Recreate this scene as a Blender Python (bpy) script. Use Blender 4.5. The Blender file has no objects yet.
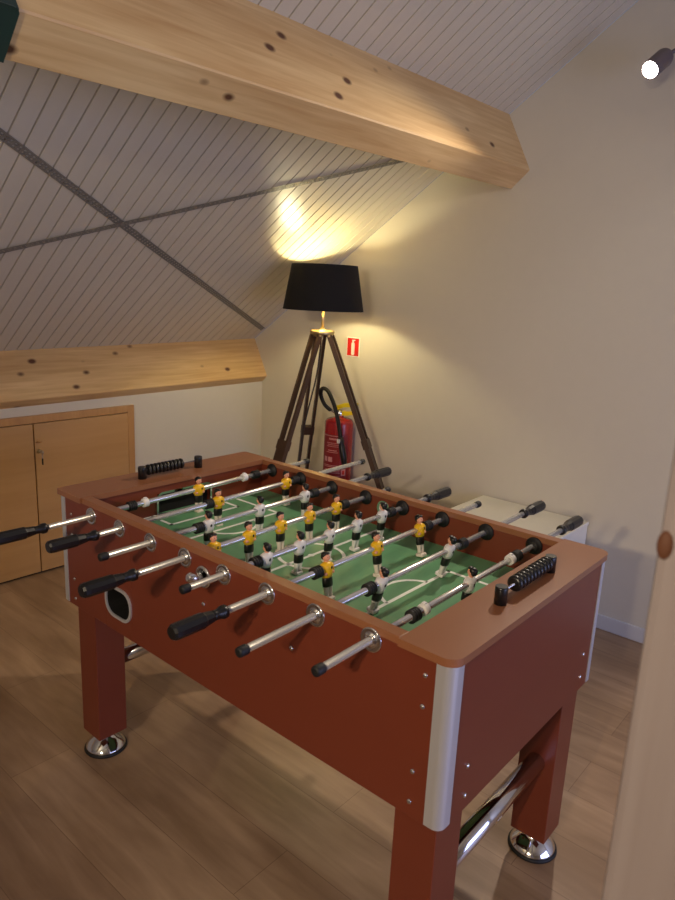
import bpy, bmesh, math, random
from mathutils import Vector, Matrix
random.seed(7)
C = bpy.context.scene.collection
SC = bpy.context.scene

# ------------------------------------------------------------------ camera
cam_d = bpy.data.cameras.new('camera')
cam = bpy.data.objects.new('camera', cam_d); C.objects.link(cam)
cam.matrix_world = (Matrix.Translation((1.8815, -0.9452, 1.4959)) @ Matrix.Rotation(0.7017, 4, 'Z')
                    @ Matrix.Rotation(1.3402, 4, 'X') @ Matrix.Rotation(0.046, 4, 'Z'))
cam_d.sensor_fit = 'HORIZONTAL'; cam_d.sensor_width = 27.0
cam_d.lens = 27.0 * 681.8 / 675.0
cam_d.clip_start = 0.02
cam_d.dof.use_dof = True; cam_d.dof.focus_distance = 2.4
cam_d.dof.aperture_fstop = 10.5
SC.camera = cam

# ------------------------------------------------------------------ world, lights, exposure
SC.view_settings.view_transform = 'Standard'
SC.view_settings.look = 'None'
SC.view_settings.gamma = 1.0
SC.view_settings.use_curve_mapping = False
SC.view_settings.exposure = 0.0
SC.cycles.use_denoising = True
SC.cycles.max_bounces = 8
SC.cycles.sample_clamp_indirect = 6.0
w = bpy.data.worlds.new('world'); SC.world = w; w.use_nodes = True
w.node_tree.nodes['Background'].inputs[0].default_value = (0.30, 0.38, 0.60, 1)
w.node_tree.nodes['Background'].inputs[1].default_value = 0.5


def look_rot(d):
    return Vector(d).to_track_quat('-Z', 'Y').to_euler()


def spot(name, loc, tgt, power, col, size, blend, radius):
    l = bpy.data.lights.new(name, 'SPOT'); l.energy = power; l.color = col
    l.spot_size = math.radians(size); l.spot_blend = blend; l.shadow_soft_size = radius
    o = bpy.data.objects.new(name, l); C.objects.link(o); o.location = loc
    o.rotation_euler = look_rot(Vector(tgt) - Vector(loc)); return o


WARM = (1.0, 0.80, 0.56)
SPOT_BULB = Vector((0.893, 1.95, 2.357))
SPOT_DIR = Vector((-0.22, -0.78, -0.60)).normalized()
# the visible wall spotlight
spot('spotlight_beam', SPOT_BULB + SPOT_DIR * 0.02, (0.35, -0.3, 0.0), 90, (1.0, 0.84, 0.66), 100, 1.0, 0.03)
# a spotlight beyond the right edge of the photograph washing the gable wall
spot('wall_wash_beam', (2.3, 0.7, 2.75), (1.45, 2.13, 1.10), 12, (1.0, 0.92, 0.84), 56, 0.5, 0.03)
# two more spotlights of the room, high behind the photographer
spot('rear_spot_beam', (1.80, -2.70, 2.05), (0.3, 1.2, 0.40), 135, WARM, 66, 1.0, 0.04)
spot('rear_spot_beam', (2.05, -2.70, 2.05), (0.9, 1.6, 0.45), 70, WARM, 62, 1.0, 0.04)
# dusk daylight through the window in the right-hand wall
al = bpy.data.lights.new('window_daylight', 'AREA'); al.shape = 'RECTANGLE'; al.size = 2.4; al.size_y = 1.6
al.energy = 62; al.color = (0.50, 0.56, 1.0)
ao = bpy.data.objects.new('window_daylight', al); C.objects.link(ao)
ao.location = (4.58, 0.6, 1.10); ao.rotation_euler = look_rot((-1, 0, 0))
# added fill light with no known source, aimed up to brighten the sloping ceiling
cl = bpy.data.lights.new('ceiling_fill', 'AREA'); cl.shape = 'DISK'; cl.size = .45
cl.energy = 21; cl.color = (1.0, 0.90, 0.74)
co = bpy.data.objects.new('ceiling_fill', cl); C.objects.link(co)
co.location = (1.1, -2.4, 1.6); co.rotation_euler = look_rot((-0.35, 0.35, 1))


# ------------------------------------------------------------------ helpers
class MB:
    def __init__(s):
        s.v = []; s.f = []; s.m = []; s.s = []

    def add(s, vs, fs, mi=0, smooth=False):
        b = len(s.v); s.v += [Vector(p) for p in vs]
        for f in fs:
            s.f.append([b + i for i in f]); s.m.append(mi); s.s.append(smooth)
        return s

    def box(s, lo, hi, bev=0.0, mi=0, seg=2, M=None):
        bm = bmesh.new(); bmesh.ops.create_cube(bm, size=1)
        for v in bm.verts:
            v.co = Vector(((lo[i] + hi[i]) / 2 + v.co[i] * (hi[i] - lo[i])) for i in range(3))
        if bev > 0:
            bmesh.ops.bevel(bm, geom=bm.edges[:], offset=bev, segments=seg, affect='EDGES', profile=0.5)
        bm.normal_update(); bm.verts.index_update()
        vs = [M @ v.co if M else v.co.copy() for v in bm.verts]
        s.add(vs, [[v.index for v in f.verts] for f in bm.faces], mi); bm.free(); return s

    def lathe(s, prof, o, ax, seg=24, mi=0, smooth=True, ref=None, caps=True, ph=0.0):
        """prof: list of (radius, t) along axis ax from o"""
        ax = Vector(ax).normalized(); o = Vector(o)
        ref = Vector(ref) if ref else (Vector((0, 0, 1)) if abs(ax.z) < .9 else Vector((1, 0, 0)))
        u = (ref - ax * ref.dot(ax)).normalized(); w_ = ax.cross(u)
        vs = []; n = len(prof)
        for r, t in prof:
            for k in range(seg):
                a = 2 * math.pi * k / seg + ph
                vs.append(o + ax * t + (u * math.cos(a) + w_ * math.sin(a)) * r)
        fs = []
        for i in range(n - 1):
            for k in range(seg):
                k2 = (k + 1) % seg
                fs.append([i * seg + k, i * seg + k2, (i + 1) * seg + k2, (i + 1) * seg + k])
        s.add(vs, fs, mi, smooth)
        if caps:
            b = len(s.v) - len(vs)
            s.f.append([b + k for k in reversed(range(seg))]); s.m.append(mi); s.s.append(False)
            s.f.append([b + (n - 1) * seg + k for k in range(seg)]); s.m.append(mi); s.s.append(False)
        return s

    def tube(s, p0, p1, r, seg=16, mi=0, r1=None):
        p0 = Vector(p0); p1 = Vector(p1); d = p1 - p0
        return s.lathe([(r, 0), (r if r1 is None else r1, d.length)], p0, d, seg, mi)

    def sweep(s, pts, r, seg=10, mi=0):
        pts = [Vector(p) for p in pts]; n = len(pts); vs = []; prev = None
        for i, p in enumerate(pts):
            t = (pts[min(i + 1, n - 1)] - pts[max(i - 1, 0)]).normalized()
            if prev is None:
                ref = Vector((0, 0, 1)) if abs(t.z) < .9 else Vector((1, 0, 0))
            else:
                ref = prev
            u = (ref - t * ref.dot(t)).normalized(); prev = u; b = t.cross(u)
            rr = r[i] if isinstance(r, (list, tuple)) else r
            for k in range(seg):
                a = 2 * math.pi * k / seg
                vs.append(p + (u * math.cos(a) + b * math.sin(a)) * rr)
        fs = [[i * seg + k, i * seg + (k + 1) % seg, (i + 1) * seg + (k + 1) % seg, (i + 1) * seg + k]
              for i in range(n - 1) for k in range(seg)]
        fs.append(list(reversed(range(seg)))); fs.append([(n - 1) * seg + k for k in range(seg)])
        return s.add(vs, fs, mi, True)

    def prism(s, poly, o, u, v, d, mi=0):
        """polygon in the (u, v) plane at o, extruded by vector d"""
        o = Vector(o); u = Vector(u); v = Vector(v); d = Vector(d); n = len(poly)
        a = [o + u * p[0] + v * p[1] for p in poly]
        vs = a + [p + d for p in a]
        fs = [list(reversed(range(n))), list(range(n, 2 * n))]
        fs += [[i, (i + 1) % n, n + (i + 1) % n, n + i] for i in range(n)]
        if u.cross(v).dot(d) < 0:
            fs = [list(reversed(f)) for f in fs]
        return s.add(vs, fs, mi)

    def loft(s, rings, seg=14, mi=0):
        """rings: (cx, cy, z, rx, ry) ellipses stacked in z"""
        vs = []
        for cx, cy, z, rx, ry in rings:
            for k in range(seg):
                a = 2 * math.pi * k / seg
                vs.append((cx + rx * math.cos(a), cy + ry * math.sin(a), z))
        n = len(rings)
        fs = [[i * seg + k, i * seg + (k + 1) % seg, (i + 1) * seg + (k + 1) % seg, (i + 1) * seg + k]
              for i in range(n - 1) for k in range(seg)]
        fs.append(list(reversed(range(seg)))); fs.append([(n - 1) * seg + k for k in range(seg)])
        return s.add(vs, fs, mi, True)

    def ball(s, c, r, mi=0, seg=14, rings=8, M=None):
        c = Vector(c); r = (r, r, r) if not isinstance(r, (tuple, list)) else r
        vs = [Vector((0, 0, -r[2]))]
        for i in range(1, rings):
            p = -math.pi / 2 + math.pi * i / rings
            for k in range(seg):
                a = 2 * math.pi * k / seg
                vs.append(Vector((r[0] * math.cos(p) * math.cos(a), r[1] * math.cos(p) * math.sin(a), r[2] * math.sin(p))))
        vs.append(Vector((0, 0, r[2])))
        vs = [(M @ v if M else v) + c for v in vs]
        fs = [[0, 1 + (k + 1) % seg, 1 + k] for k in range(seg)]
        for i in range(rings - 2):
            for k in range(seg):
                a = 1 + i * seg; b = a + seg
                fs.append([a + k, a + (k + 1) % seg, b + (k + 1) % seg, b + k])
        l = len(vs) - 1; a = 1 + (rings - 2) * seg
        fs += [[a + k, a + (k + 1) % seg, l] for k in range(seg)]
        return s.add(vs, fs, mi, True)


ORG = {}


def mesh_of(name, mb, mats, org):
    me = bpy.data.meshes.new(name)
    org = Vector(org)
    me.from_pydata([tuple(v - org) for v in mb.v], [], mb.f)
    for m in (mats if isinstance(mats, (list, tuple)) else [mats]):
        me.materials.append(m)
    me.polygons.foreach_set('material_index', mb.m)
    me.polygons.foreach_set('use_smooth', mb.s)
    me.update(); return me


def obj(name, mb, mats, parent=None, org=None):
    """link mb (world coordinates) as one mesh object with its origin at org"""
    if org is None:
        org = ORG[parent] if parent else (0, 0, 0)
    o = bpy.data.objects.new(name, mesh_of(name, mb, mats, org)); C.objects.link(o)
    place(o, org, parent); return o


def place(o, org, parent=None):
    org = Vector(org); ORG[o] = org
    if parent:
        o.parent = parent; o.location = org - ORG[parent]
    else:
        o.location = org


def dup(o, org, parent=None):
    c = o.copy(); C.objects.link(c); place(c, org, parent); return c


def tag(o, label, cat, group=None, kind=None):
    o['label'] = label; o['category'] = cat
    if group: o['group'] = group
    if kind: o['kind'] = kind
    return o


def thing(name, label, cat, org, group=None):
    o = bpy.data.objects.new(name, None); C.objects.link(o); o.empty_display_size = .05
    place(o, org); return tag(o, label, cat, group)


def struct(name, mb, mats, parent=None, org=None, label=None):
    o = obj(name, mb, mats, parent, org)
    if not parent: o['kind'] = 'structure'
    if label: o['label'] = label
    return o


def lin(c):
    return tuple((x / 255 / 12.92 if x / 255 <= .04045 else ((x / 255 + .055) / 1.055) ** 2.4) for x in c) + (1,)


# ------------------------------------------------------------------ materials
def mat(name, rgb, rough=.5, metal=0.0, bump=0.0, bscale=200, var=0.0, vscale=20, spec=None, stretch=(1, 1, 1), coat=0):
    m = bpy.data.materials.new(name); m.use_nodes = True; nt = m.node_tree; b = nt.nodes['Principled BSDF']
    b.inputs['Base Color'].default_value = lin(rgb); b.inputs['Roughness'].default_value = rough
    b.inputs['Metallic'].default_value = metal
    if spec is not None: b.inputs['Specular IOR Level'].default_value = spec
    if coat: b.inputs['Coat Weight'].default_value = coat; b.inputs['Coat Roughness'].default_value = .15
    tc = nt.nodes.new('ShaderNodeTexCoord'); mp = nt.nodes.new('ShaderNodeMapping')
    nt.links.new(tc.outputs['Object'], mp.inputs[0]); mp.inputs['Scale'].default_value = stretch
    n = nt.nodes.new('ShaderNodeTexNoise'); n.inputs['Scale'].default_value = vscale; n.inputs['Detail'].default_value = 5
    nt.links.new(mp.outputs[0], n.inputs[0])
    mx = nt.nodes.new('ShaderNodeMix'); mx.data_type = 'RGBA'
    c = lin(rgb); v = max(var, .02)
    mx.inputs[6].default_value = tuple(max(0, x * (1 - v)) for x in c[:3]) + (1,)
    mx.inputs[7].default_value = tuple(min(1, x * (1 + v)) for x in c[:3]) + (1,)
    nt.links.new(n.outputs['Fac'], mx.inputs[0]); nt.links.new(mx.outputs[2], b.inputs['Base Color'])
    if bump:
        n2 = nt.nodes.new('ShaderNodeTexNoise'); n2.inputs['Scale'].default_value = bscale; n2.inputs['Detail'].default_value = 3
        nt.links.new(mp.outputs[0], n2.inputs[0])
        bp = nt.nodes.new('ShaderNodeBump'); bp.inputs['Strength'].default_value = bump; bp.inputs['Distance'].default_value = .002
        nt.links.new(n2.outputs['Fac'], bp.inputs['Height']); nt.links.new(bp.outputs[0], b.inputs['Normal'])
    return m


def emis(name, rgb, strength):
    m = bpy.data.materials.new(name); m.use_nodes = True; b = m.node_tree.nodes['Principled BSDF']
    b.inputs['Base Color'].default_value = (.8, .8, .8, 1)
    b.inputs['Emission Color'].default_value = rgb + (1,); b.inputs['Emission Strength'].default_value = strength
    return m


def wood(name, ca, cb, axis=1, knots=True, rough=.5, grain=60, knot_rgb=(88, 50, 26), knot_scale=11.0):
    """pale timber with grain along the given axis and scattered knots"""
    m = bpy.data.materials.new(name); m.use_nodes = True; nt = m.node_tree; N = nt.nodes.new; L = nt.links.new
    b = nt.nodes['Principled BSDF']; b.inputs['Roughness'].default_value = rough
    tc = N('ShaderNodeTexCoord'); mp = N('ShaderNodeMapping'); L(tc.outputs['Object'], mp.inputs[0])
    s = [1, 1, 1]; s[axis] = .05; mp.inputs['Scale'].default_value = s
    n = N('ShaderNodeTexNoise'); n.inputs['Scale'].default_value = grain; n.inputs['Detail'].default_value = 6
    n.inputs['Distortion'].default_value = .6
    L(mp.outputs[0], n.inputs[0])
    mp3 = N('ShaderNodeMapping'); L(tc.outputs['Object'], mp3.inputs[0]); s3 = [1, 1, 1]; s3[axis] = .18; mp3.inputs['Scale'].default_value = s3
    n3 = N('ShaderNodeTexNoise'); n3.inputs['Scale'].default_value = 7; n3.inputs['Detail'].default_value = 3
    L(mp3.outputs[0], n3.inputs[0])
    ad = N('ShaderNodeMath'); ad.operation = 'MULTIPLY_ADD'; ad.inputs[1].default_value = .5
    L(n.outputs['Fac'], ad.inputs[0])
    ml = N('ShaderNodeMath'); ml.operation = 'MULTIPLY'; ml.inputs[1].default_value = .5
    L(n3.outputs['Fac'], ml.inputs[0]); L(ml.outputs[0], ad.inputs[2])
    rp = N('ShaderNodeValToRGB'); rp.color_ramp.elements[0].position = .34; rp.color_ramp.elements[1].position = .66
    rp.color_ramp.elements[0].color = lin(cb); rp.color_ramp.elements[1].color = lin(ca)
    L(ad.outputs[0], rp.inputs[0]); out = rp.outputs[0]
    if knots:
        mp2 = N('ShaderNodeMapping'); L(tc.outputs['Object'], mp2.inputs[0])
        s2 = [1.0, 1.0, 1.0]; s2[axis] = .62; mp2.inputs['Scale'].default_value = s2
        v = N('ShaderNodeTexVoronoi'); v.inputs['Scale'].default_value = knot_scale; L(mp2.outputs[0], v.inputs['Vector'])
        r2 = N('ShaderNodeValToRGB'); r2.color_ramp.elements[0].position = .09; r2.color_ramp.elements[1].position = .18
        r2.color_ramp.elements[0].color = (1, 1, 1, 1); r2.color_ramp.elements[1].color = (0, 0, 0, 1)
        L(v.outputs['Distance'], r2.inputs[0])
        sp = N('ShaderNodeSeparateColor'); L(v.outputs['Color'], sp.inputs[0])
        gt = N('ShaderNodeMath'); gt.operation = 'GREATER_THAN'; gt.inputs[1].default_value = .18; L(sp.outputs[0], gt.inputs[0])
        mu = N('ShaderNodeMath'); mu.operation = 'MULTIPLY'; L(r2.outputs[0], mu.inputs[0]); L(gt.outputs[0], mu.inputs[1])
        mx = N('ShaderNodeMix'); mx.data_type = 'RGBA'; L(mu.outputs[0], mx.inputs[0]); L(out, mx.inputs[6]); mx.inputs[7].default_value = lin(knot_rgb)
        out = mx.outputs[2]
    L(out, b.inputs['Base Color'])
    bp = N('ShaderNodeBump'); bp.inputs['Strength'].default_value = .08; bp.inputs['Distance'].default_value = .002
    L(n.outputs['Fac'], bp.inputs['Height']); L(bp.outputs[0], b.inputs['Normal'])
    return m


def floor_mat():
    m = bpy.data.materials.new('oak_plank_floor'); m.use_nodes = True; nt = m.node_tree; N = nt.nodes.new; L = nt.links.new
    b = nt.nodes['Principled BSDF']; b.inputs['Roughness'].default_value = .42
    tc = N('ShaderNodeTexCoord')
    br = N('ShaderNodeTexBrick'); br.offset = .37; br.squash = 1
    L(tc.outputs['Object'], br.inputs['Vector'])
    br.inputs['Scale'].default_value = 1; br.inputs['Mortar Size'].default_value = .0012; br.inputs['Mortar Smooth'].default_value = .3
    br.inputs['Brick Width'].default_value = 1.28; br.inputs['Row Height'].default_value = .192; br.inputs['Bias'].default_value = 0
    br.inputs['Color1'].default_value = lin((180, 151, 121)); br.inputs['Color2'].default_value = lin((167, 138, 110))
    br.inputs['Mortar'].default_value = lin((142, 114, 87))
    mp = N('ShaderNodeMapping'); mp.inputs['Scale'].default_value = (.12, 1, 1); L(tc.outputs['Object'], mp.inputs[0])
    n = N('ShaderNodeTexNoise'); n.inputs['Scale'].default_value = 22; n.inputs['Detail'].default_value = 7; n.inputs['Distortion'].default_value = .8
    L(mp.outputs[0], n.inputs[0])
    rp = N('ShaderNodeValToRGB'); rp.color_ramp.elements[0].position = .3; rp.color_ramp.elements[1].position = .7
    rp.color_ramp.elements[0].color = (.72, .68, .64, 1); rp.color_ramp.elements[1].color = (1, 1, 1, 1)
    L(n.outputs['Fac'], rp.inputs[0])
    mp4 = N('ShaderNodeMapping'); mp4.inputs['Scale'].default_value = (.35, 1, 1); L(tc.outputs['Object'], mp4.inputs[0])
    n4 = N('ShaderNodeTexNoise'); n4.inputs['Scale'].default_value = 5; n4.inputs['Detail'].default_value = 4; L(mp4.outputs[0], n4.inputs[0])
    r4 = N('ShaderNodeValToRGB'); r4.color_ramp.elements[0].position = .34; r4.color_ramp.elements[1].position = .62
    r4.color_ramp.elements[0].color = (.64, .59, .54, 1); r4.color_ramp.elements[1].color = (1, 1, 1, 1); L(n4.outputs['Fac'], r4.inputs[0])
    m1 = N('ShaderNodeMix'); m1.data_type = 'RGBA'; m1.blend_type = 'MULTIPLY'; m1.inputs[0].default_value = 1
    L(br.outputs['Color'], m1.inputs[6]); L(rp.outputs[0], m1.inputs[7])
    m2 = N('ShaderNodeMix'); m2.data_type = 'RGBA'; m2.blend_type = 'MULTIPLY'; m2.inputs[0].default_value = 1
    L(m1.outputs[2], m2.inputs[6]); L(r4.outputs[0], m2.inputs[7])
    L(m2.outputs[2], b.inputs['Base Color'])
    bp = N('ShaderNodeBump'); bp.inputs['Strength'].default_value = .15; bp.inputs['Distance'].default_value = .001
    L(br.outputs['Fac'], bp.inputs['Height']); bp.invert = True; L(bp.outputs[0], b.inputs['Normal'])
    return m


M_WALL = mat('off_white_wall_paint', (208, 201, 184), .8, bump=.15, bscale=160)
M_CEIL = mat('pale_ceiling_boards', (208, 199, 178), .36, var=.04, vscale=6, stretch=(.2, 4, 1))
M_BASE = mat('white_baseboard_paint', (205, 205, 205), .45)
M_FLOOR = floor_mat()
M_BEAM = wood('pale_spruce_beam', (226, 193, 136), (196, 154, 98), 1)
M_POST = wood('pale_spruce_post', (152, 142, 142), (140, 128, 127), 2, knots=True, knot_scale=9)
M_DOOR = wood('oak_veneer_door', (192, 150, 98), (180, 138, 86), 1, knots=False, rough=.45, grain=30)
M_FRAME = wood('oak_door_frame', (194, 148, 92), (176, 130, 78), 2, knots=False, rough=.45)
M_STRAP = mat('galvanised_steel_strap', (138, 134, 124), .45, metal=.35, var=.15, vscale=40)
M_GREEN = mat('dark_green_paint', (30, 52, 46), .35)
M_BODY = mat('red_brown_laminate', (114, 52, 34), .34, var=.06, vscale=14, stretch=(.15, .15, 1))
M_RAIL = mat('red_brown_laminate_sheen', (142, 92, 62), .28, var=.08, vscale=18, stretch=(1, .12, 1))  # same laminate as the panels, sheen on the tops put into a lighter tan
M_EDGE = mat('dark_edge_banding', (96, 38, 24), .4)
M_CHROME = mat('polished_chrome', (225, 225, 225), .10, metal=1)
M_ALU = mat('brushed_aluminium', (206, 208, 214), .36, metal=.55, bump=.05, bscale=300, stretch=(1, 1, .05))
M_STEEL = mat('steel_rod', (228, 228, 226), .26, metal=.8)
M_BLACK = mat('black_plastic', (20, 20, 21), .32)
M_RUBBER = mat('black_rubber', (14, 14, 15), .6)
M_DARK = mat('dark_interior', (10, 10, 10), .8)
M_FIELD = mat('green_playfield', (98, 154, 112), .32, var=.10, vscale=9)
M_LINE = mat('white_line_paint', (240, 243, 236), .45)
M_YEL = mat('yellow_shirt', (238, 186, 20), .35)
M_WHT = mat('white_plastic', (226, 224, 222), .35)
M_SKIN = mat('skin_plastic', (222, 158, 128), .45)
M_HAIR = mat('black_hair', (14, 12, 12), .4)
M_LEG = mat('pale_leg_plastic', (226, 216, 204), .45)
M_DWOOD = mat('dark_stained_wood', (70, 48, 32), .45, var=.2, vscale=30, stretch=(1, 1, .1))
M_BRASS = mat('brass', (200, 182, 138), .35, metal=1)
M_SHADE = mat('black_linen_shade', (15, 12, 10), .9, bump=.6, bscale=260, var=1.0, vscale=330)  # speckle of lamplight through the weave is put into the colour noise
M_GOLD = mat('pale_shade_lining', (235, 215, 170), .5)
M_BULB = emis('warm_bulb', (1.0, .88, .48), 350)
M_SPOT = emis('white_spot_lens', (1.0, .93, .85), 30)
M_SPBODY = mat('dark_spot_housing', (104, 92, 90), .4)
M_RED = mat('red_extinguisher_paint', (158, 26, 32), .25, coat=.4)
M_REDL = mat('red_print', (140, 24, 34), .4)
M_PRINT = mat('pale_print', (210, 150, 150), .5)
M_YLEV = mat('yellow_lever', (232, 204, 20), .4)
M_SIGNR = mat('red_sign_print', (206, 34, 20), .4)
M_SIGNW = mat('white_sign_plastic', (235, 232, 222), .4)
M_CAB = mat('cream_white_paint', (226, 222, 206), .45)
M_CORD = mat('dark_brown_cord', (40, 30, 24), .5)

# ------------------------------------------------------------------ room shell
XK, YG = -1.395, 2.133            # knee wall and gable wall planes
YB, XR, XRIDGE = -3.3, 4.6, 2.2   # the unseen back and right walls, the ridge
SL = .682


def zc(x, y=None):
    return (0 if y is None else .015 * (y - YG)) + zc0(x)


def zc0(x):
    return 2.066 + SL * (x + .148) if x <= XRIDGE else 2.066 + SL * (XRIDGE + .148) - SL * (x - XRIDGE)


struct('floor', MB().box((XK - .12, YB - .12, -.05), (XR + .12, YG + .12, 0)), M_FLOOR)
# gable and back walls follow the roof line
poly = [(XK - .12, 0), (XR + .12, 0), (XR + .12, zc(XR)), (XRIDGE, zc(XRIDGE)), (XK - .12, zc(XK - .12))]
struct('wall_gable', MB().prism(poly, (0, YG, 0), (1, 0, 0), (0, 0, 1), (0, .12, 0)), M_WALL)
struct('wall_back', MB().prism(poly, (0, YB, 0), (1, 0, 0), (0, 0, 1), (0, -.12, 0)), M_WALL)
struct('wall_knee', MB().box((XK - .12, YB, 0), (XK, YG, .905)), M_WALL)
wr = MB(); zr = zc(XR); wy0, wy1, wz0, wz1 = -.65, 1.85, .26, 1.94
wr.box((XR, YB, 0), (XR + .12, wy0, zr)); wr.box((XR, wy1, 0), (XR + .12, YG, zr))
wr.box((XR, wy0, 0), (XR + .12, wy1, wz0)); wr.box((XR, wy0, wz1), (XR + .12, wy1, zr))
struct('wall_right', wr, M_WALL)
wf = MB()
for a, b_ in (((wy0, wz0), (wy1, wz0 + .05)), ((wy0, wz1 - .05), (wy1, wz1)), ((wy0, wz0 + .05), (wy0 + .05, wz1 - .05)), ((wy1 - .05, wz0 + .05), (wy1, wz1 - .05)), ((.58, wz0 + .05), (.62, wz1 - .05))):
    wf.box((XR + .03, a[0], a[1]), (XR + .09, b_[0], b_[1]))
struct('window_1', wf, M_BASE)

# boarded sloping ceiling: tongue-and-groove boards running up the slope
cb = MB(); d = Vector((1, 0, SL)).normalized(); nrm = Vector((-SL, 0, 1)).normalized()
PITCH = .0625; y = YG; prof = []
while y > YB:
    prof += [(y, .007), (y - .0014, .0065), (y - .0034, 0), (y - PITCH + .0034, 0), (y - PITCH + .0014, .0065)]; y -= PITCH
prof.append((y, .007))
p0 = Vector((XK - .12, 0, zc(XK - .12))); p1 = Vector((XRIDGE + .0, 0, zc(XRIDGE)))
vs = []; n = len(prof)
for p in (p0, p1):
    vs += [p + Vector((0, yy, .015 * (yy - YG))) + nrm * h for yy, h in prof]
fs = [[i, i + 1, n + i + 1, n + i] for i in range(n - 1)]
cb.add(vs, [list(reversed(f)) for f in fs])
cb.prism([(XK - .12, zc(XK - .12) + .011), (XRIDGE, zc(XRIDGE) + .011), (XRIDGE, zc(XRIDGE) + .05), (XK - .12, zc(XK - .12) + .05)],
         (0, YB, .015 * (YB - YG)), (1, 0, 0), (0, 0, 1), (0, YG - YB, -.015 * (YB - YG)))
cb.prism([(XRIDGE, zc(XRIDGE)), (XR + .12, zc(XR + .12)), (XR + .12, zc(XR + .12) + .05), (XRIDGE, zc(XRIDGE) + .05)],
         (0, YB, .015 * (YB - YG)), (1, 0, 0), (0, 0, 1), (0, YG - YB, -.015 * (YB - YG)))
struct('ceiling', cb, M_CEIL)

# purlins: rectangular beams set square to the roof slope, not quite level
def purlin(name, face, under, tilt, label):
    """face: top and bottom of the visible face at the gable, under: inner edge of the underside"""
    A, B_, C_ = Vector(face[0]), Vector(face[1]), Vector(under)
    up = (A - B_).normalized(); A = A + up * .05; D = C_ + (A - B_)
    c = .004; ub = (C_ - B_).normalized()
    q = [A, B_ + up * c, B_ + ub * c, C_ - ub * c, C_ + up * c, D]
    dz = tilt * (YB - YG)
    m = MB().prism([(v.x, v.y) for v in q], (0, YB, dz), (1, 0, 0), (0, 0, 1), (0, YG - YB, -dz))
    return struct(name, m, M_BEAM, org=(B_.x, 0, B_.y), label=label)


purlin('ceiling_beam', ((.224, 2.316), (.354, 2.068)), (.266, 1.988), .0195, 'thick knotty pale timber beam under the sloping ceiling')
purlin('ceiling_beam', ((-1.483, 1.176), (-1.351, .928)), (-1.440, .848), .009, 'lower pale timber beam along the foot of the sloping ceiling')

# baseboards
struct('baseboard_gable', MB().box((XK, YG - .012, 0), (XR, YG, .07), .003), M_BASE)
struct('baseboard_knee', MB().box((XK, 1.16, 0), (XK + .012, YG - .012, .07), .003), M_BASE)

# cupboard doors in the knee wall
fr = MB()
fr.box((XK, 1.115, .0), (XK + .018, 1.155, .828), .002)
fr.box((XK, -.02, .790), (XK + .018, 1.115, .828), .002)
fr.box((XK, -.02, .0), (XK + .018, .02, .79), .002)
fr.box((XK, .02, .0), (XK + .004, 1.115, .79), mi=1)
struct('door_frame', fr, [M_FRAME, M_DARK], org=(XK, .58, 0), label='oak frame around the low cupboard doors')
d1 = struct('door_1', MB().box((XK + .005, .589, .012), (XK + .021, 1.112, .787), .0015), M_DOOR, org=(XK, .85, .4))
d2 = struct('door_2', MB().box((XK + .005, .023, .012), (XK + .021, .583, .787), .0015), M_DOOR, org=(XK, .3, .4))
xs = XK + .021
lk = MB().lathe([(.011, 0), (.011, .004), (.007, .006), (.007, .010)], (xs, .606, .648), (1, 0, 0), 16)
lk = obj('lock', lk, M_BRASS, d1)
ky = MB()
ky.box((xs + .008, .6045, .642), (xs + .026, .6075, .653))
ky.lathe([(.011, 0), (.012, .001), (.012, .003), (.011, .004)], (xs + .036, .604, .648), (0, 1, 0), 16)
ky.sweep([(xs + .036, .606 + .002 * math.sin(t), .648 - .012 + .014 * math.cos(t) - .012) for t in [i * math.pi / 6 for i in range(13)]], .0012, 6)
ky.box((xs + .031, .603, .585), (xs + .040, .609, .618), .002, mi=1)
obj('key', ky, [M_STEEL, M_DARK], d1)
obj('handle', MB().sweep([(xs, .598, .694), (xs + .014, .600, .700), (xs + .018, .606, .700), (xs + .014, .614, .699), (xs, .616, .693)], .004, 8), M_FRAME, d1)

# perforated steel straps crossing on the ceiling
def strap(a, b, label, off, W=.016):
    A = Vector((a[0], a[1], zc(a[0], a[1]))); B = Vector((b[0], b[1], zc(b[0], b[1])))
    t = (B - A).normalized(); s = nrm.cross(t).normalized(); L = (B - A).length; m = MB()
    A = A - nrm * off
    # two solid edge bands, a row of webs between square holes
    for lo, hi in ((-W, -.56 * W), (-.16 * W, .16 * W), (.56 * W, W)):
        m.prism([(0, lo), (L, lo), (L, hi), (0, hi)], A, t, s, -nrm * .002)
    k = 0; pos = 0.0
    while pos < L - .02:
        for lo, hi in ((-.56 * W, -.16 * W), (.16 * W, .56 * W)):
            m.prism([(pos, lo), (pos + .010, lo), (pos + .010, hi), (pos, hi)], A, t, s, -nrm * .002)
        pos += .021
    o = obj('steel_strap', m, M_STRAP, org=A)
    return tag(o, label, 'steel strap', 'perforated steel straps on the ceiling')


da = Vector((-1.363 + .336, 2.091 - .049, 0))
strap((-.336 - da.x * .085, .049 - da.y * .085), (-1.372, 2.108), 'perforated steel strap running down to the corner behind the lamp', .002)
db = Vector((.684, 1.475, 0))
strap((-.813 - db.x * .3, .235 - db.y * .3), (-.095, 1.783), 'perforated steel strap running up to the thick timber beam', .0065, .012)

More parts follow.
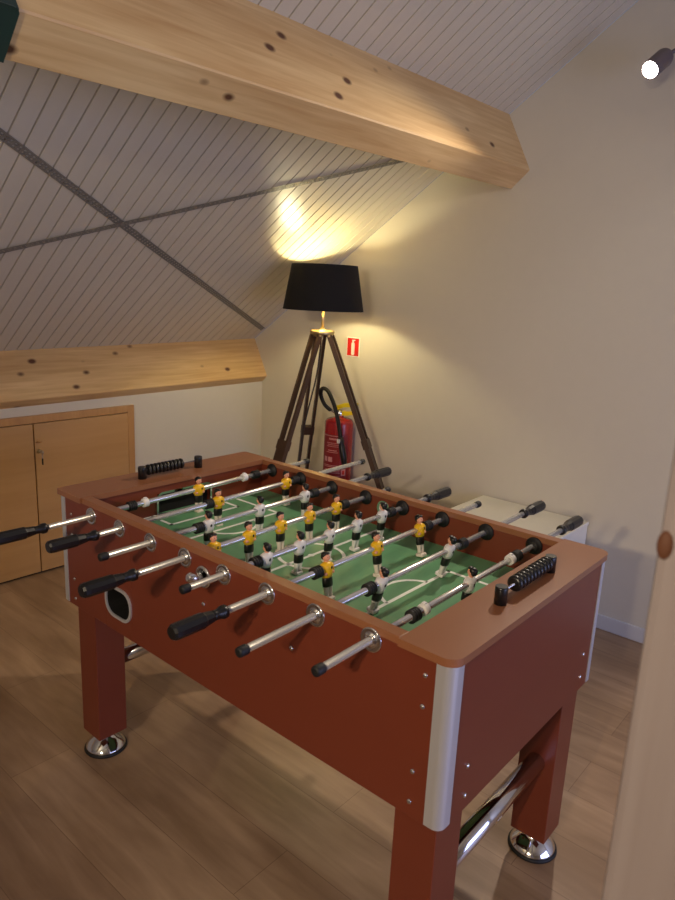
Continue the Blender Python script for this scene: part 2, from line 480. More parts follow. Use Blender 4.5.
# green steel hanger wrapped around the thick beam
gy = -.205; gz = .0195 * (gy - YG)
PB, PC, PA = Vector((.354, gy, 2.068 + gz)), Vector((.266, gy, 1.988 + gz)), Vector((.224, gy, 2.316 + gz))
ub = (PC - PB).normalized(); up = (PA - PB).normalized(); dn = Vector((-ub.z, 0, ub.x)); dn = dn if dn.z < 0 else -dn
fo = Vector((-up.z, 0, up.x)); fo = fo if fo.x > 0 else -fo
yl_ = Vector((0, 1, 0)); wid = (PC - PB).length
gb = MB()
gb.prism([(-.005, -.16), (wid + .002, -.16), (wid + .002, 0), (.006, 0), (-.002, -.004), (-.005, -.012)], PB + dn * .0003, ub, yl_, dn * .005)
gb.prism([(-.005, -.16), (.045, -.16), (.045, -.02), (.032, -.006), (-.005, -.004)], PB + fo * .0003, up, yl_, fo * .005)
o = obj('beam_hanger', gb, M_GREEN, org=PB)
tag(o, 'dark green steel bracket wrapped around the thick timber beam', 'bracket')

# wooden post close to the camera
pm = MB().box((1.787, -.556, 0), (1.927, -.416, zc(1.79) - .01), .006)
struct('wooden_post', pm, M_POST, org=(1.862, -.486, 0), label='pale wooden post in the foreground')

post = bpy.data.objects['wooden_post']
obj('knot', MB().ball((1.7915, -.5555, 1.367), (.0045, .003, .0085), 0, 14, 8), mat('dark_knot', (96, 58, 36), .7), post)

# ------------------------------------------------------------------ foosball table
L, W, H = 1.3627, .7642, .88
ZB, ZR, ZF = .522, .849, .770
T = thing('foosball_table', 'red-brown foosball table with eight chrome rods and green playing field', 'foosball table', (L / 2, W / 2, 0))
X0, X1, Y0, Y1 = -.012, L - .003, .0127, W - .0127     # outside faces of the cabinet
# front panel with the ball-return opening (built around a hole)
hx0, hx1, hz0, hz1 = .2300, .3620, .566, .662
fp = MB()
CR = .0225
fp.box((X0 + CR, Y0, ZB), (hx0, Y0 + .028, H - .016), .001); fp.box((hx1, Y0, ZB), (X1 - CR, Y0 + .028, H - .016), .001)
fp.box((hx0, Y0, ZB), (hx1, Y0 + .028, hz0)); fp.box((hx0, Y0, hz1), (hx1, Y0 + .028, H - .016))
fp.box((hx0 - .02, Y0 + .0282, hz0 - .02), (hx1 + .02, Y0 + .09, hz0 - .004), mi=1)
fp.box((hx0 - .02, Y0 + .085, hz0 - .02), (hx1 + .02, Y0 + .09, hz1 + .02), mi=1)
fp.box((hx0 - .02, Y0 + .0282, hz1 + .012), (hx1 + .02, Y0 + .09, hz1 + .02), mi=1)
fp.box((hx0 - .02, Y0 + .0282, hz0 - .02), (hx0 - .006, Y0 + .09, hz1 + .02), mi=1)
fp.box((hx1 + .006, Y0 + .0282, hz0 - .02), (hx1 + .02, Y0 + .09, hz1 + .02), mi=1)
obj('back_panel', MB().box((X0 + CR, Y1 - .028, ZB), (X1 - CR, Y1, H - .016), .001), M_BODY, T)
for xa, xb in ((X0, X0 + CR - .0005), (X1 - CR + .0005, X1)):
    obj('end_panel', MB().box((xa, Y0 + CR, ZB), (xb, Y1 - CR, H - .016)), M_BODY, T)
# inner end walls; the far one holds the visible goal
def rrect(cx, cz, hx, hz, r, k=5):
    pts = []
    for qx, qz, a0 in ((1, 1, 0), (-1, 1, 90), (-1, -1, 180), (1, -1, 270)):
        for i in range(k + 1):
            a_ = math.radians(a0 + 90 * i / k)
            pts.append((cx + qx * (hx - r) + r * math.cos(a_), cz + qz * (hz - r) + r * math.sin(a_)))
    return pts


def ring_frame(m, outer, inner, o, u, v, dd, mi=0):
    n = len(outer); o = Vector(o); u = Vector(u); v = Vector(v); dd = Vector(dd)
    P = lambda q, z: o + u * q[0] + v * q[1] + dd * z
    vs = [P(q, 0) for q in outer] + [P(q, 1) for q in outer] + [P(q, 1) for q in inner] + [P(q, 0) for q in inner]
    fs = []
    flip = u.cross(v).dot(dd) < 0
    for i in range(n):
        j = (i + 1) % n
        for s_ in range(4):
            f = [s_ * n + i, s_ * n + j, ((s_ + 1) % 4) * n + j, ((s_ + 1) % 4) * n + i]
            fs.append(list(reversed(f)) if flip else f)
    m.add(vs, fs, mi)


hcx, hcz = (hx0 + hx1) / 2, (hz0 + hz1) / 2
ring_frame(fp, rrect(hcx, hcz, (hx1 - hx0) / 2, (hz1 - hz0) / 2, .0003), rrect(.296, .614, .0605, .0425, .037), (0, Y0, 0), (1, 0, 0), (0, 0, 1), (0, .028, 0))
obj('front_panel', fp, [M_BODY, M_DARK], T)
XI0, XI1 = .112, L - .114
gy0, gy1, gz1 = .272, .486, .838
for xi, sg in ((XI0, -1), (XI1, 1)):
    iw = MB(); xa, xb = sorted((xi, xi + sg * .018))
    iw.box((xa, Y0 + .0285, .70), (xb, gy0, H - .0165)); iw.box((xa, gy1, .70), (xb, Y1 - .0285, H - .0165))
    iw.box((xa, gy0, gz1), (xb, gy1, H - .0165)); iw.box((xa, gy0, .70), (xb, gy1, ZF - .004))
    obj('inner_wall', iw, M_BODY, T)
    g = MB()
    ou = rrect((gy0 + gy1) / 2, .79, (gy1 - gy0) / 2 + .004, .052, .022); inn = rrect((gy0 + gy1) / 2, .79, (gy1 - gy0) / 2 - .003, .045, .017)
    ou = [(p[0], max(p[1], ZF + .0006)) for p in ou]; inn = [(p[0], max(p[1], ZF + .0006)) for p in inn]
    ring_frame(g, ou, inn, (xi - sg * .0002, 0, 0), (0, 1, 0), (0, 0, 1), (-sg * .003, 0, 0))
    xg0, xg1 = sorted((xi + sg * .0185, xi + sg * .06))
    g.box((xg0, gy0 - .02, .71), (xg1, gy1 + .02, H - .034), mi=1)
    obj('goal', g, [M_CHROME, M_DARK], T)
# flat end rails with rounded outer corners
def rail(xa, xb, outer_right):
    r = .030 if outer_right else .012; pts = []; ye = .0055; yt = W - .0055
    ox = xb if outer_right else xa; ix = xa if outer_right else xb; sg = -1 if outer_right else 1
    pts.append((ix, ye))
    for i in range(9):
        t = math.pi / 2 * i / 8
        pts.append((ox + sg * (r - r * math.sin(t)), ye + r - r * math.cos(t)))
    for i in range(9):
        t = math.pi / 2 * i / 8
        pts.append((ox + sg * (r - r * math.cos(t)), yt - r + r * math.sin(t)))
    pts.append((ix, yt))
    m = MB(); m.prism(pts, (0, 0, H - .0155), (1, 0, 0), (0, 1, 0), (0, 0, .016)); return m


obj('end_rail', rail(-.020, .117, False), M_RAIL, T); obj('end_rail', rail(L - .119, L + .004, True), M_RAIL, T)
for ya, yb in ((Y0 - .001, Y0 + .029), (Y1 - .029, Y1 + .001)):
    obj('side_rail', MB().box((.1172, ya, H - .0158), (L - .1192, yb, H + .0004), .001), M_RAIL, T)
# playfield and painted lines
obj('playfield', MB().box((XI0 - .01, Y0 + .0286, ZF - .02), (XI1 + .01, Y1 - .0286, ZF)), M_FIELD, T)
ln = MB(); zl0, zl1 = ZF + .00005, ZF + .0006; lw = .0050; cxm = L / 2; cym = W / 2


def seg(a, b):
    a = Vector((a[0], a[1], zl0)); b = Vector((b[0], b[1], zl0)); t = (b - a).normalized(); s_ = Vector((-t.y, t.x, 0)); l = (b - a).length
    ln.prism([(-lw, -lw), (l + lw, -lw), (l + lw, lw), (-lw, lw)], a, t, s_, (0, 0, zl1 - zl0))


def arc(c, r, a0, a1, k=32):
    pa = [math.radians(a0 + (a1 - a0) * i / k) for i in range(k + 1)]
    for i in range(k):
        q = [(c[0] + rr_ * math.cos(t), c[1] + rr_ * math.sin(t)) for rr_, t in ((r - lw, pa[i]), (r + lw, pa[i]), (r + lw, pa[i + 1]), (r - lw, pa[i + 1]))]
        ln.prism(q, (0, 0, zl0), (1, 0, 0), (0, 1, 0), (0, 0, zl1 - zl0))


for sx in (1, -1):
    X = lambda v: v if sx == 1 else L - v
    seg((X(.118), .248), (X(.218), .248)); seg((X(.218), .248), (X(.218), .516)); seg((X(.218), .516), (X(.118), .516))
    seg((X(.118), .195), (X(.352), .195)); seg((X(.352), .195), (X(.352), .572)); seg((X(.352), .572), (X(.118), .572))
    a_ = math.degrees(math.acos(.028 / .092))
    if sx == 1: arc((X(.324), cym), .092, -a_, a_)
    else: arc((X(.324), cym), .092, 180 - a_, 180 + a_)
    seg((X(.119), .04), (X(.119), W - .04))
seg((cxm, .038), (cxm, W - .038)); arc((cxm, cym), .092, 0, 360, 56); ln.lathe([(.009, 0), (.0088, .0012)], (cxm, cym, ZF), (0, 0, 1), 20)
obj('field_markings', ln, M_LINE, T)
# ball-return bezel and serving cup
bz = MB()
ring_frame(bz, rrect(.296, .614, .066, .048, .042), rrect(.296, .614, .0575, .0395, .035), (0, Y0 - .0001, 0), (1, 0, 0), (0, 0, 1), (0, -.004, 0))
ring_frame(bz, rrect(.296, .614, .0605, .0425, .037), rrect(.296, .614, .0575, .0395, .035), (0, Y0 + .0002, 0), (1, 0, 0), (0, 0, 1), (0, .055, 0), mi=1)
obj('ball_return_bezel', bz, [M_ALU, M_DARK], T)
sc_ = MB().lathe([(.028, 0), (.028, .003), (.022, .006), (.019, .002), (.004, .0015)], (.672, Y0, .815), (0, -1, 0), 28)
sc_.lathe([(.012, 0), (.0125, .014), (.012, .030), (.008, .035)], (.666, Y0 - .004, .813), (-.25, -.9, .15), 18)
obj('serving_cup', sc_, M_CHROME, T)
sr = MB(); ring_frame(sr, rrect(.672, .832, .024, .024, .0239, 8), rrect(.672, .832, .016, .016, .0159, 8), (0, Y1 - .0279, 0), (1, 0, 0), (0, 0, 1), (0, -.003, 0))
sr.lathe([(.016, 0), (.016, .0006)], (.672, Y1 - .028, .832), (0, -1, 0), 24, mi=1)
obj('serving_ring', sr, [M_CHROME, M_WHT], T)
# corner guards
def guard(cx, cy, sx, sy):
    r = .020; fl = .036; th = .0022; zt, zb = H - .0158, ZB + .004
    ou = [(fl, 0)]; inn = [(fl, th)]
    for i in range(9):
        t = math.pi / 2 * i / 8
        ou.append((r - r * math.sin(t), r - r * math.cos(t))); inn.append((r - (r - th) * math.sin(t), r - (r - th) * math.cos(t)))
    ou.append((0, fl)); inn.append((th, fl))
    p = [(cx - sx * .0024 + sx * q[0], cy - sy * .0024 + sy * q[1]) for q in ou + inn[::-1]]
    return MB().prism(p, (0, 0, zb), (1, 0, 0), (0, 1, 0), (0, 0, zt - zb))


for cx, cy, sx, sy in ((X0, Y0, 1, 1), (X0, Y1, 1, -1), (X1, Y0, -1, 1), (X1, Y1, -1, -1)):
    g = guard(cx, cy, sx, sy)
    q = [(CR - .0005, CR - .0005), (CR - .0005, .0005)] + [(CR - (CR - .0006) * math.sin(t), CR - (CR - .0006) * math.cos(t)) for t in [math.pi / 2 * i / 8 for i in range(9)]] + [(.0005, CR - .0005)]
    obj('corner_post', MB().prism([(cx + sx * a_, cy + sy * b_) for a_, b_ in q], (0, 0, ZB + .001), (1, 0, 0), (0, 1, 0), (0, 0, H - .0172 - ZB)), M_BODY, T)
    obj('corner_guard', g, M_ALU, T)
# bolts
bprof = [(.0055, 0), (.0055, .0015), (.004, .0035), (.0015, .0042)]
bolts = [((x, Y0, z), (0, -1, 0)) for x, z in ((1.304, .828), (1.303, .764), (1.293, .622), (1.291, .555), (.969, .747), (.672, .745), (.056, .816), (.056, .752), (.058, .611), (.059, .547))]
bolts += [((X1 - .0005, y_, z), (1, 0, 0)) for y_, z in ((.100, .621), (.100, .555), (.674, .624), (.672, .561))]
b0 = None
for p, ax in bolts:
    if ax[1]:
        obj('bolt', MB().lathe(bprof, p, ax, 12), M_CHROME, T, org=p)
    else:
        obj('bolt', MB().lathe(bprof, p, ax, 12), M_CHROME, T, org=p)
# legs with levelling feet, and the two chrome cross tubes
lx0, lw_, LY0 = .0214, .0981, .0374
for xa in (lx0, L - lx0 - lw_):
    for ya in (LY0, W - LY0 - lw_):
        c = (xa + lw_ / 2, ya + lw_ / 2)
        lg = obj('leg', MB().box((xa, ya, .066), (xa + lw_, ya + lw_, ZB - .0002), .002), M_BODY, T, org=(c[0], c[1], 0))
        obj('levelling_foot', MB().lathe([(.0635, .0095), (.061, .015), (.052, .026), (.038, .038), (.026, .046), (.022, .0658)], (c[0], c[1], 0), (0, 0, 1), 36), M_CHROME, lg, org=(c[0], c[1], 0))
        obj('rubber_pad', MB().lathe([(.065, .0), (.067, .003), (.066, .008), (.0635, .0095)], (c[0], c[1], 0), (0, 0, 1), 36), M_RUBBER, lg, org=(c[0], c[1], 0))
    obj('cross_tube', MB().tube((xa + lw_ / 2, LY0 + lw_ - .001, .300), (xa + lw_ / 2, W - LY0 - lw_ + .001, .300), .0245, 32), M_CHROME, T)
# score counters
def counter(x, ya, yb, beads):
    o = bpy.data.objects.new('score_counter', None); C.objects.link(o); o.empty_display_size = .03; place(o, (x, ya, H), T)
    for y_ in (ya, yb):
        obj('counter_post', MB().lathe([(.0135, 0), (.0135, .035), (.0125, .039)], (x, y_, H + .0005), (0, 0, 1), 20), M_BLACK, o)
    obj('counter_wire', MB().tube((x, ya + .012, H + .026), (x, yb - .012, H + .026), .0024, 10), M_STEEL, o)
    y0_, y1_ = beads; n = 10; st = (y1_ - y0_) / n
    first = None
    for i in range(n):
        p = Vector((x, y0_ + st * (i + .5), H + .026))
        if first is None:
            first = obj('bead', MB().lathe([(.011, -st * .40), (.0165, -st * .24), (.0175, -st * .1), (.0175, st * .1), (.0165, st * .24), (.011, st * .40)], p, (0, 1, 0), 18), M_BLACK, o, org=p)
        else:
            dup(first, p, o)


counter(1.308, .276, .516, (.330, .498))
counter(.055, .256, .478, (.272, .412))

# --- rods -----------------------------------------------------------------
def player_mesh(shirt):
    m = MB()   # materials: 0 skin 1 shirt 2 black shorts/hair 3 legs/boots 4 mark
    for sy in (-1, 1):
        m.loft([(.001, sy * .0052, -.0775, .0058, .0043), (.0005, sy * .0052, -.066, .0048, .0042), (0, sy * .0054, -.052, .0058, .0048), (0, sy * .0056, -.038, .0062, .0056)], 10, 3)
    m.box((-.0085, -.0098, -.0855), (.0115, .0098, -.0745), .003, mi=3)
    m.loft([(0, 0, -.046, .0082, .0122), (0, 0, -.040, .0086, .0126), (0, 0, -.026, .0088, .0122), (0, 0, -.019, .0086, .0112)], 16, 2)
    m.loft([(0, 0, -.0195, .0092, .0118), (0, 0, -.010, .0105, .0138), (0, 0, .004, .0112, .0158), (.0, 0, .0105, .0100, .0150), (0, 0, .0145, .0066, .0095), (0, 0, .0165, .004, .005)], 18, 1)
    for sy in (-1, 1):   # folded arms at the sides
        m.ball((.001, sy * .0142, -.001), (.0062, .0052, .0125), 1, 10, 6)
        m.ball((.006, sy * .0105, -.0095), (.0045, .0048, .0042), 0, 8, 6)
    m.loft([(0, 0, .013, .0045, .0045), (0, 0, .020, .0045, .0045)], 10, 0)
    m.ball((.001, 0, .0265), (.0082, .0074, .0100), 0, 14, 8)
    m.ball((.0092, 0, .0255), (.0016, .0014, .002), 0, 6, 4)          # nose
    for sy in (-1, 1):
        m.ball((.0005, sy * .0074, .026), (.0018, .0012, .0024), 0, 6, 4)   # ears
        m.ball((.0082, sy * .0028, .0282), (.0008, .0009, .0009), 2, 6, 4)  # eyes
    m.ball((-.0022, 0, .0318), (.0086, .0082, .0078), 2, 14, 8)        # hair
    m.ball((-.0045, 0, .0275), (.0060, .0078, .0082), 2, 12, 8)
    m.ball((.0042, 0, .0362), (.0052, .0062, .0030), 2, 10, 6)         # fringe
    m.ball((.0106, .004, .003), (.0012, .0026, .0036), 2, 8, 6)        # chest emblem
    m.ball((-.0108, 0, .001), (.0010, .0030, .0042), 2, 8, 6)          # number on the back
    m.v = [Vector((v.x * 1.2, v.y * 1.22, v.z * (.90 if v.z < -.02 else 1.04) + (-.002 if v.z < -.02 else 0))) for v in m.v]
    return mesh_of('player', m, [M_SKIN, shirt, M_HAIR, M_LEG if shirt is M_YEL else M_WHT], (0, 0, 0))


ME = {'y': player_mesh(M_YEL), 'w': player_mesh(M_WHT)}


def grip(p, sg):
    """octagonal handle starting at p and running outwards along sg*y"""
    m = MB(); ax = (0, sg, 0)
    m.lathe([(.0115, 0), (.0142, .002), (.0145, .010), (.0135, .014), (.0112, .018), (.0108, .030), (.0122, .036)], p, ax, 20)
    m.lathe([(.0122, .036), (.0150, .056), (.0168, .060), (.0172, .120), (.0165, .130), (.0130, .135)], p, ax, 10, smooth=False)
    return m


ROD_X = [.168 + .1443 * i for i in range(8)]
# colour, player positions, bumpers, collars, tilt (deg, feet towards the opponent), front end, back end
RODS = [
    ('y', [.391], [.143, .640], [.190, .588], 0, ('g', -.120), ('c', .909)),
    ('y', [.353, .648], [.317, .690], [], 0, ('g', -.054), ('c', 1.068)),
    ('w', [.200, .394, .590], [.166, .632], [], 0, ('c', -.130), ('g', .905)),
    ('y', [.100, .220, .338, .456, .576], [.062, .613], [], 2, ('g', -.126), ('c', .842)),
    ('w', [.148, .265, .382, .501, .618], [.113, .660], [], 3, ('c', -.104), ('g', .852)),
    ('y', [.208, .404, .602], [.172, .640], [], 8, ('g', -.102), ('c', .936)),
    ('w', [.233, .525], [.190, .590], [], 13, ('c', -.193), ('g', .950)),
    ('w', [.381], [.154, .616], [.192, .584], 8, ('c', -.144), ('g', .894)),
]
WORDS = ['goal-keeper rod at the far left']
pb = {}
def rz(i, y):
    f = ZR - .011 * (1 - i / 7); b = ZR + .003
    return f + (b - f) * y / W


for i, (colr, men, bumps, colls, tilt, fe, be) in enumerate(RODS):
    x = ROD_X[i]; o0 = Vector((x, cym, ZR))
    ya = fe[1] - (.02 if fe[0] == 'g' else 0); yb = be[1] + (.02 if be[0] == 'g' else 0)
    rod = obj('rod', MB().tube((x, ya, rz(i, ya)), (x, yb, rz(i, yb)), .0078, 20), M_STEEL, T, org=o0)
    for (kind, yy), sg in ((fe, -1), (be, 1)):
        p = Vector((x, yy, rz(i, yy)))
        if kind == 'g':
            key = ('g', sg)
            if key not in pb: pb[key] = obj('handle', grip(p, sg), M_BLACK, rod, org=p)
            else: dup(pb[key], p, rod)
        else:
            key = ('c', sg)
            if key not in pb:
                pb[key] = obj('end_cap', MB().lathe([(.0098, -.018), (.0102, -.016), (.0104, -.002), (.0095, .002), (.006, .0035)], p, (0, sg, 0), 20), M_RUBBER, rod, org=p)
            else: dup(pb[key], p, rod)
    for yy in bumps:
        p = Vector((x, yy, rz(i, yy)))
        if 'b' not in pb:
            pr = []
            for k in range(4):
                t = -.013 + k * .0068
                pr += [(.0125, t), (.0148, t + .0012), (.0148, t + .0046), (.0125, t + .0058)]
            pb['b'] = obj('bumper', MB().lathe(pr, p, (0, 1, 0), 20), M_RUBBER, rod, org=p)
        else: dup(pb['b'], p, rod)
    for yy in colls:
        p = Vector((x, yy, rz(i, yy)))
        if 'w' not in pb:
            pb['w'] = obj('collar', MB().lathe([(.0115, -.009), (.0135, -.0075), (.0135, .0075), (.0115, .009)], p, (0, 1, 0), 18).box((x - .004, yy - .005, p.z + .012), (x + .004, yy + .005, p.z + .0165), .001), M_WHT, rod, org=p)
        else: dup(pb['w'], p, rod)
    for k, yy in enumerate(men):
        pl = bpy.data.objects.new('player', ME[colr]); C.objects.link(pl); place(pl, (x, yy, rz(i, yy)), rod)
        tl = math.radians(tilt)
        pl.rotation_euler = (0, -tl, 0) if colr == 'y' else (0, -tl, math.pi)
        pl['label'] = 'yellow-shirted player figure' if colr == 'y' else 'white-shirted player figure'
    # bushings through both side panels: chrome outside, black rubber inside
    for yo, sg in ((Y0, -1), (Y1, 1)):
        p = Vector((x, yo, rz(i, yo))); key = ('bo', sg)
        if key not in pb:
            pb[key] = obj('bushing', MB().lathe([(.0255, 0), (.0255, .0015), (.0235, .0038), (.0195, .0024), (.0135, .0020), (.0128, .0062), (.0088, .0068)], p, (0, sg, 0), 28), M_CHROME, T, org=p)
        else: dup(pb[key], p, T)
    for yo, sg in ((Y0 + .028, 1), (Y1 - .028, -1)):
        p = Vector((x, yo, rz(i, yo))); key = ('bi', sg)
        if key not in pb:
            pb[key] = obj('rubber_bushing', MB().lathe([(.0235, 0), (.0240, .004), (.0215, .0065), (.0150, .008), (.0145, .012), (.0085, .013)], p, (0, sg, 0), 28), M_RUBBER, T, org=p)
        else: dup(pb[key], p, T)

# a ball lying in the return cup
tag(obj('table_football_ball', MB().ball((.330, Y0 + .058, hz0 - .004 + .0172), .017, 0, 20, 12), M_WHT, org=(.330, Y0 + .058, hz0 - .004)),
    'small white ball lying in the ball-return opening of the table', 'ball')

# ------------------------------------------------------------------ floor lamp
LX, LY = -.562, 1.777
lt = thing('floor_lamp', 'tripod floor lamp with dark wooden legs and black drum shade', 'floor lamp', (LX, LY, 0))
HUB = 1.262
lh = MB().lathe([(.020, .012), (.062, .012), (.066, .016), (.066, .030), (.058, .036), (.012, .038), (.012, .05)], (LX, LY, HUB - .012), (0, 0, 1), 28)
obj('hub', lh, M_BRASS, lt)
obj('pole', MB().lathe([(.0075, 0), (.0075, .11)], (LX, LY, HUB + .03), (0, 0, 1), 14).lathe([(.018, .10), (.018, .14), (.014, .145)], (LX, LY, HUB + .03), (0, 0, 1), 18), M_BRASS, lt)
rv = Vector((.764, .645, 0)); fv = Vector((-.645, .764, 0))
for ang, spread in ((-13.5, .54), (-133.5, .50), (106.5, .50)):
    a_ = math.radians(ang); dr = rv * math.cos(a_) + fv * math.sin(a_)
    top = Vector((LX, LY, HUB + .008)) + dr * .042; foot = Vector((LX, LY, .013)) + dr * spread
    t0 = .70 if ang > 90 else .46
    ax = (foot - top).normalized(); sd = Vector((-dr.y, dr.x, 0)); nn = ax.cross(sd)
    m = MB(); Ln = (foot - top).length
    for off in (-.0270, .0270):
        m.prism([(off - .0075, -.0125), (off + .0075, -.0125), (off + .0075, .0125), (off - .0075, .0125)], top, sd, nn, ax * (Ln * .80))
    # joining block, lower single slat and its rubber shoe
    m.prism([(-.0190, -.0105), (.0190, -.0105), (.0190, .0105), (-.0190, .0105)], top + ax * (Ln * t0), sd, nn, ax * (Ln * (1 - t0) - .012))
    m.prism([(-.036, -.017), (.036, -.017), (.036, .017), (-.036, .017)], top + ax * (Ln * .44), sd, nn, ax * .05)
    lg = obj('leg', m, M_DWOOD, lt)
    obj('leg_bolt', MB().lathe([(.007, 0), (.007, .076)], top + ax * .012 - sd * .038, sd, 12), M_BRASS, lg)
zb_, zt_ = 1.388, 1.618; rb_, rt_ = .212, .172
sh = MB().lathe([(rb_, zb_), (rt_, zt_)], (LX, LY, 0), (0, 0, 1), 56, caps=False)
sh.lathe([(rt_ - .002, zt_), (rb_ - .002, zb_)], (LX, LY, 0), (0, 0, 1), 56, mi=1, caps=False)
ring = lambda r0, r1, z, mi: sh.lathe([(r0, z), (r1, z)], (LX, LY, 0), (0, 0, 1), 56, mi=mi, caps=False)
ring(rt_, rt_ - .002, zt_, 0); ring(rb_ - .002, rb_, zb_, 0)
shd = obj('lamp_shade', sh, [M_SHADE, M_GOLD], lt)
sp = MB()
for k in range(3):
    a_ = k * 2 * math.pi / 3 + .4
    sp.tube((LX, LY, zb_ + .075), (LX + (rb_ - .016) * math.cos(a_), LY + (rb_ - .016) * math.sin(a_), zb_ + .075), .0018, 6)
obj('shade_spider', sp, M_BRASS, shd)
obj('bulb', MB().ball((LX, LY, 1.500), (.026, .026, .030), 0, 18, 10).lathe([(.013, 0), (.013, .034)], (LX, LY, 1.441), (0, 0, 1), 14, mi=1), [M_BULB, M_BRASS], lt)
cd = [(LX + .005, LY - .01, HUB + .01), (LX - .01, LY - .02, 1.05), (LX - .055, LY - .06, .75), (LX - .075, LY - .08, .45), (LX - .085, LY - .09, .12), (LX - .09, LY - .05, .006), (LX - .25, LY + .2, .006), (LX - .45, LY + .33, .006)]
def smooth_path(p, k=8):
    p = [Vector(q) for q in p]; out = []
    for i in range(len(p) - 1):
        a, b, c, e = p[max(i - 1, 0)], p[i], p[i + 1], p[min(i + 2, len(p) - 1)]
        for j in range(k):
            t = j / k
            out.append(.5 * ((2 * b) + (c - a) * t + (2 * a - 5 * b + 4 * c - e) * t * t + (3 * b - a - 3 * c + e) * t ** 3))
    return out + [p[-1]]


obj('power_cord', MB().sweep(smooth_path(cd), .004, 8), M_CORD, lt)

# ------------------------------------------------------------------ fire extinguisher on the gable wall
EX, EY, EZ = -.636, 2.038, .31
et = thing('fire_extinguisher', 'red fire extinguisher with black hose on the wall behind the lamp', 'fire extinguisher', (EX, EY, EZ))
R_ = .084
obj('cylinder', MB().lathe([(.05, 0), (.072, .004), (.080, .016), (R_, .03), (R_, .430), (.082, .442), (.074, .454), (.056, .462), (.026, .466), (.024, .476)], (EX, EY, EZ), (0, 0, 1), 40), M_RED, et)
lb = MB(); fdir = math.atan2(-.945 - EY, 1.88 - EX)   # towards the open room
def patch(m, a0, a1, z0, z1, off, mi, k=10):
    vs = []; r = R_ + off
    for i in range(k + 1):
        t = fdir + math.radians(a0 + (a1 - a0) * i / k)
        for rr_ in (r, R_ - .001):
            for z in (z0, z1):
                vs.append((EX + rr_ * math.cos(t), EY + rr_ * math.sin(t), z))
    fs = []
    for i in range(k):
        b = 4 * i; c = b + 4
        fs += [[b, c, c + 1, b + 1], [b + 1, c + 1, c + 3, b + 3], [c, b, b + 2, c + 2], [b + 2, b + 3, c + 3, c + 2]]
    fs += [[0, 1, 3, 2], [4 * k, 4 * k + 2, 4 * k + 3, 4 * k + 1]]
    m.add(vs, fs, mi)


patch(lb, -75, 40, EZ + .06, EZ + .375, .0006, 0)
for z, a0, a1, h in ((.366, -72, 20, .004), (.345, -40, 5, .010), (.325, -50, 14, .003), (.315, -46, 10, .003), (.305, -50, 12, .003), (.280, -42, -5, .005), (.270, -50, 0, .003),
                     (.192, -62, 14, .003), (.184, -62, 10, .003), (.165, -58, 12, .003), (.157, -60, 8, .003), (.149, -58, 10, .003), (.128, -60, 10, .003), (.105, -60, 12, .003), (.097, -60, 4, .003)):
    patch(lb, a0, a1, EZ + z, EZ + z + h, .0012, 1)
for a0, a1 in ((-62, -56), (-52, -46), (-62, -48), (-40, -34), (-34, -22)):
    patch(lb, a0, a1, EZ + .215, EZ + .243, .0013, 1)
patch(lb, 16, 34, EZ + .135, EZ + .175, .0013, 1); patch(lb, 20, 30, EZ + .142, EZ + .165, .0016, 2)
obj('printed_label', lb, [M_REDL, M_PRINT, M_SIGNR], et)
vz = EZ + .475
obj('valve', MB().lathe([(.020, 0), (.022, .006), (.022, .03), (.014, .04)], (EX, EY, vz - .004), (0, 0, 1), 20)
    .tube((EX, EY, vz + .014), (EX - .046, EY - .030, vz + .028), .009, 12), M_CHROME, et)
yl = MB()
u_ = Vector((.80, .25, 0)).normalized(); s_ = Vector((-u_.y, u_.x, 0))
yl.prism([(-.030, -.004), (.05, -.004), (.098, .010), (.104, .026), (.05, .020), (-.030, .018)], Vector((EX, EY, vz + .010)) - s_ * .013, u_, (0, 0, 1), s_ * .026)
yl.prism([(-.026, -.006), (.03, .020), (.104, .028), (.110, .050), (.03, .044), (-.034, .020)], Vector((EX, EY, vz + .034)) - s_ * .013, u_, (0, 0, 1), s_ * .026)
obj('lever', yl, M_YLEV, et)
hs = [(EX - .046, EY - .030, vz + .028), (EX - .072, EY - .055, vz + .062), (EX - .086, EY - .075, vz + .118), (EX - .062, EY - .09, vz + .158),
      (EX - .010, EY - .10, vz + .150), (EX + .042, EY - .105, vz + .085), (EX + .075, EY - .105, vz + .005), (EX + .090, EY - .100, vz - .065), (EX + .098, EY - .10, vz - .10)]
ho = obj('hose', MB().sweep(smooth_path(hs), .0115, 12), M_RUBBER, et)
pn = Vector(hs[-1]); dn_ = Vector((.24, .02, -1)).normalized()
obj('nozzle', MB().lathe([(.0125, 0), (.016, .004), (.017, .028), (.0145, .034), (.017, .05), (.019, .11), (.015, .150), (.012, .154)], pn, dn_, 16, mi=0).box(pn + Vector((-.006, -.024, -.03)), pn + Vector((.012, -.014, -.006)), .002, mi=1), [M_BLACK, M_WHT], et)
wb = MB().box((EX - .03, EY + .070, EZ + .36), (EX + .03, YG - .0005, EZ + .42), .003)
obj('wall_bracket', wb, M_BLACK, et)

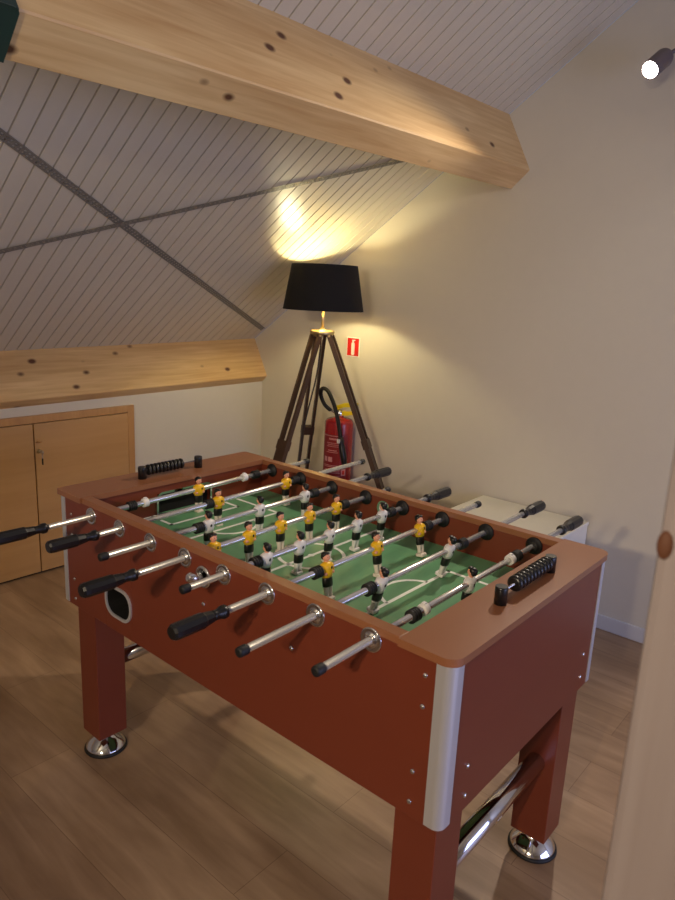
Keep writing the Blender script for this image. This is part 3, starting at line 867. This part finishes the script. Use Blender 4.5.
# sign above the extinguisher
sg_ = thing('extinguisher_sign', 'small red and white fire extinguisher sign on the wall beside the lamp', 'sign', (-.636, YG, 1.178))
sx0, sx1, sz0, sz1 = -.684, -.588, 1.122, 1.234
obj('sign_plate', MB().box((sx0, YG - .003, sz0), (sx1, YG - .0003, sz1), .0006), M_SIGNW, sg_)
obj('sign_field', MB().box((sx0 + .006, YG - .0036, sz0 + .006), (sx1 - .006, YG - .0031, sz1 - .006)), M_SIGNR, sg_)
pc = MB(); xm = (sx0 + sx1) / 2
pc.prism(rrect(xm, 1.168, .012, .036, .008), (0, YG - .0042, 0), (1, 0, 0), (0, 0, 1), (0, .0005, 0))
pc.prism([(xm - .006, 1.204), (xm + .006, 1.204), (xm + .006, 1.212), (xm + .018, 1.217), (xm + .018, 1.221), (xm - .008, 1.219)], (0, YG - .0042, 0), (1, 0, 0), (0, 0, 1), (0, .0005, 0))
obj('pictogram', pc, M_SIGNW, sg_)

# low white cabinet against the gable wall
cx0, cx1, cy0, cy1, cz = .288, .838, 1.66, YG - .014, .503
ct = thing('low_cabinet', 'low cream-white cabinet against the wall behind the table', 'cabinet', ((cx0 + cx1) / 2, (cy0 + cy1) / 2, 0))
obj('body', MB().box((cx0 + .004, cy0 + .022, .03), (cx1 - .004, cy1 - .001, cz - .0185), .002), M_CAB, ct)
obj('top', MB().box((cx0, cy0, cz - .018), (cx1, cy1, cz), .003), M_CAB, ct)
for xa, xb in ((cx0 + .006, (cx0 + cx1) / 2 - .002), ((cx0 + cx1) / 2 + .002, cx1 - .006)):
    dd = obj('door', MB().box((xa, cy0 + .004, .05), (xb, cy0 + .0215, cz - .022), .002), M_CAB, ct)
    hxk = xb - .03 if xa < .5 else xa + .03
    obj('knob', MB().lathe([(.006, 0), (.006, .012), (.013, .016), (.013, .022), (.009, .025)], (hxk, cy0 + .004, .40), (0, -1, 0), 16), M_CHROME, dd)
obj('plinth', MB().box((cx0 + .02, cy0 + .05, 0), (cx1 - .02, cy1 - .02, .0299)), M_CAB, ct)

# wall spotlight at the upper right
st_ = thing('wall_spotlight', 'lit spotlight with dark housing high on the gable wall', 'spotlight', (1.05, YG, 2.45))
B_ = SPOT_BULB; bk = -SPOT_DIR
hd = MB().lathe([(.032, .010), (.034, .0), (.035, .004), (.035, .100), (.031, .112), (.018, .118)], B_ - bk * .004, bk, 28)
hd_o = obj('lamp_head', hd, M_SPBODY, st_)
obj('lens', MB().lathe([(.005, 0), (.022, -.002), (.036, -.001), (.037, .004), (.036, .006)][::-1], B_, SPOT_DIR, 24) if False else
    MB().lathe([(.030, 0), (.030, .004), (.025, .009), (.013, .013), (.004, .014)], B_ - SPOT_DIR * .003, SPOT_DIR, 24), M_SPOT, st_)
arm = smooth_path([B_ + bk * .112, B_ + bk * .14 + Vector((.04, 0, .01)), (1.05, 2.06, 2.45), (1.05, YG - .02, 2.45)])
obj('arm', MB().sweep(arm, .008, 10), M_SPBODY, st_)
obj('wall_plate', MB().lathe([(.045, 0), (.045, .014), (.038, .02)], (1.05, YG - .0003, 2.45), (0, -1, 0), 28), M_SPBODY, st_)
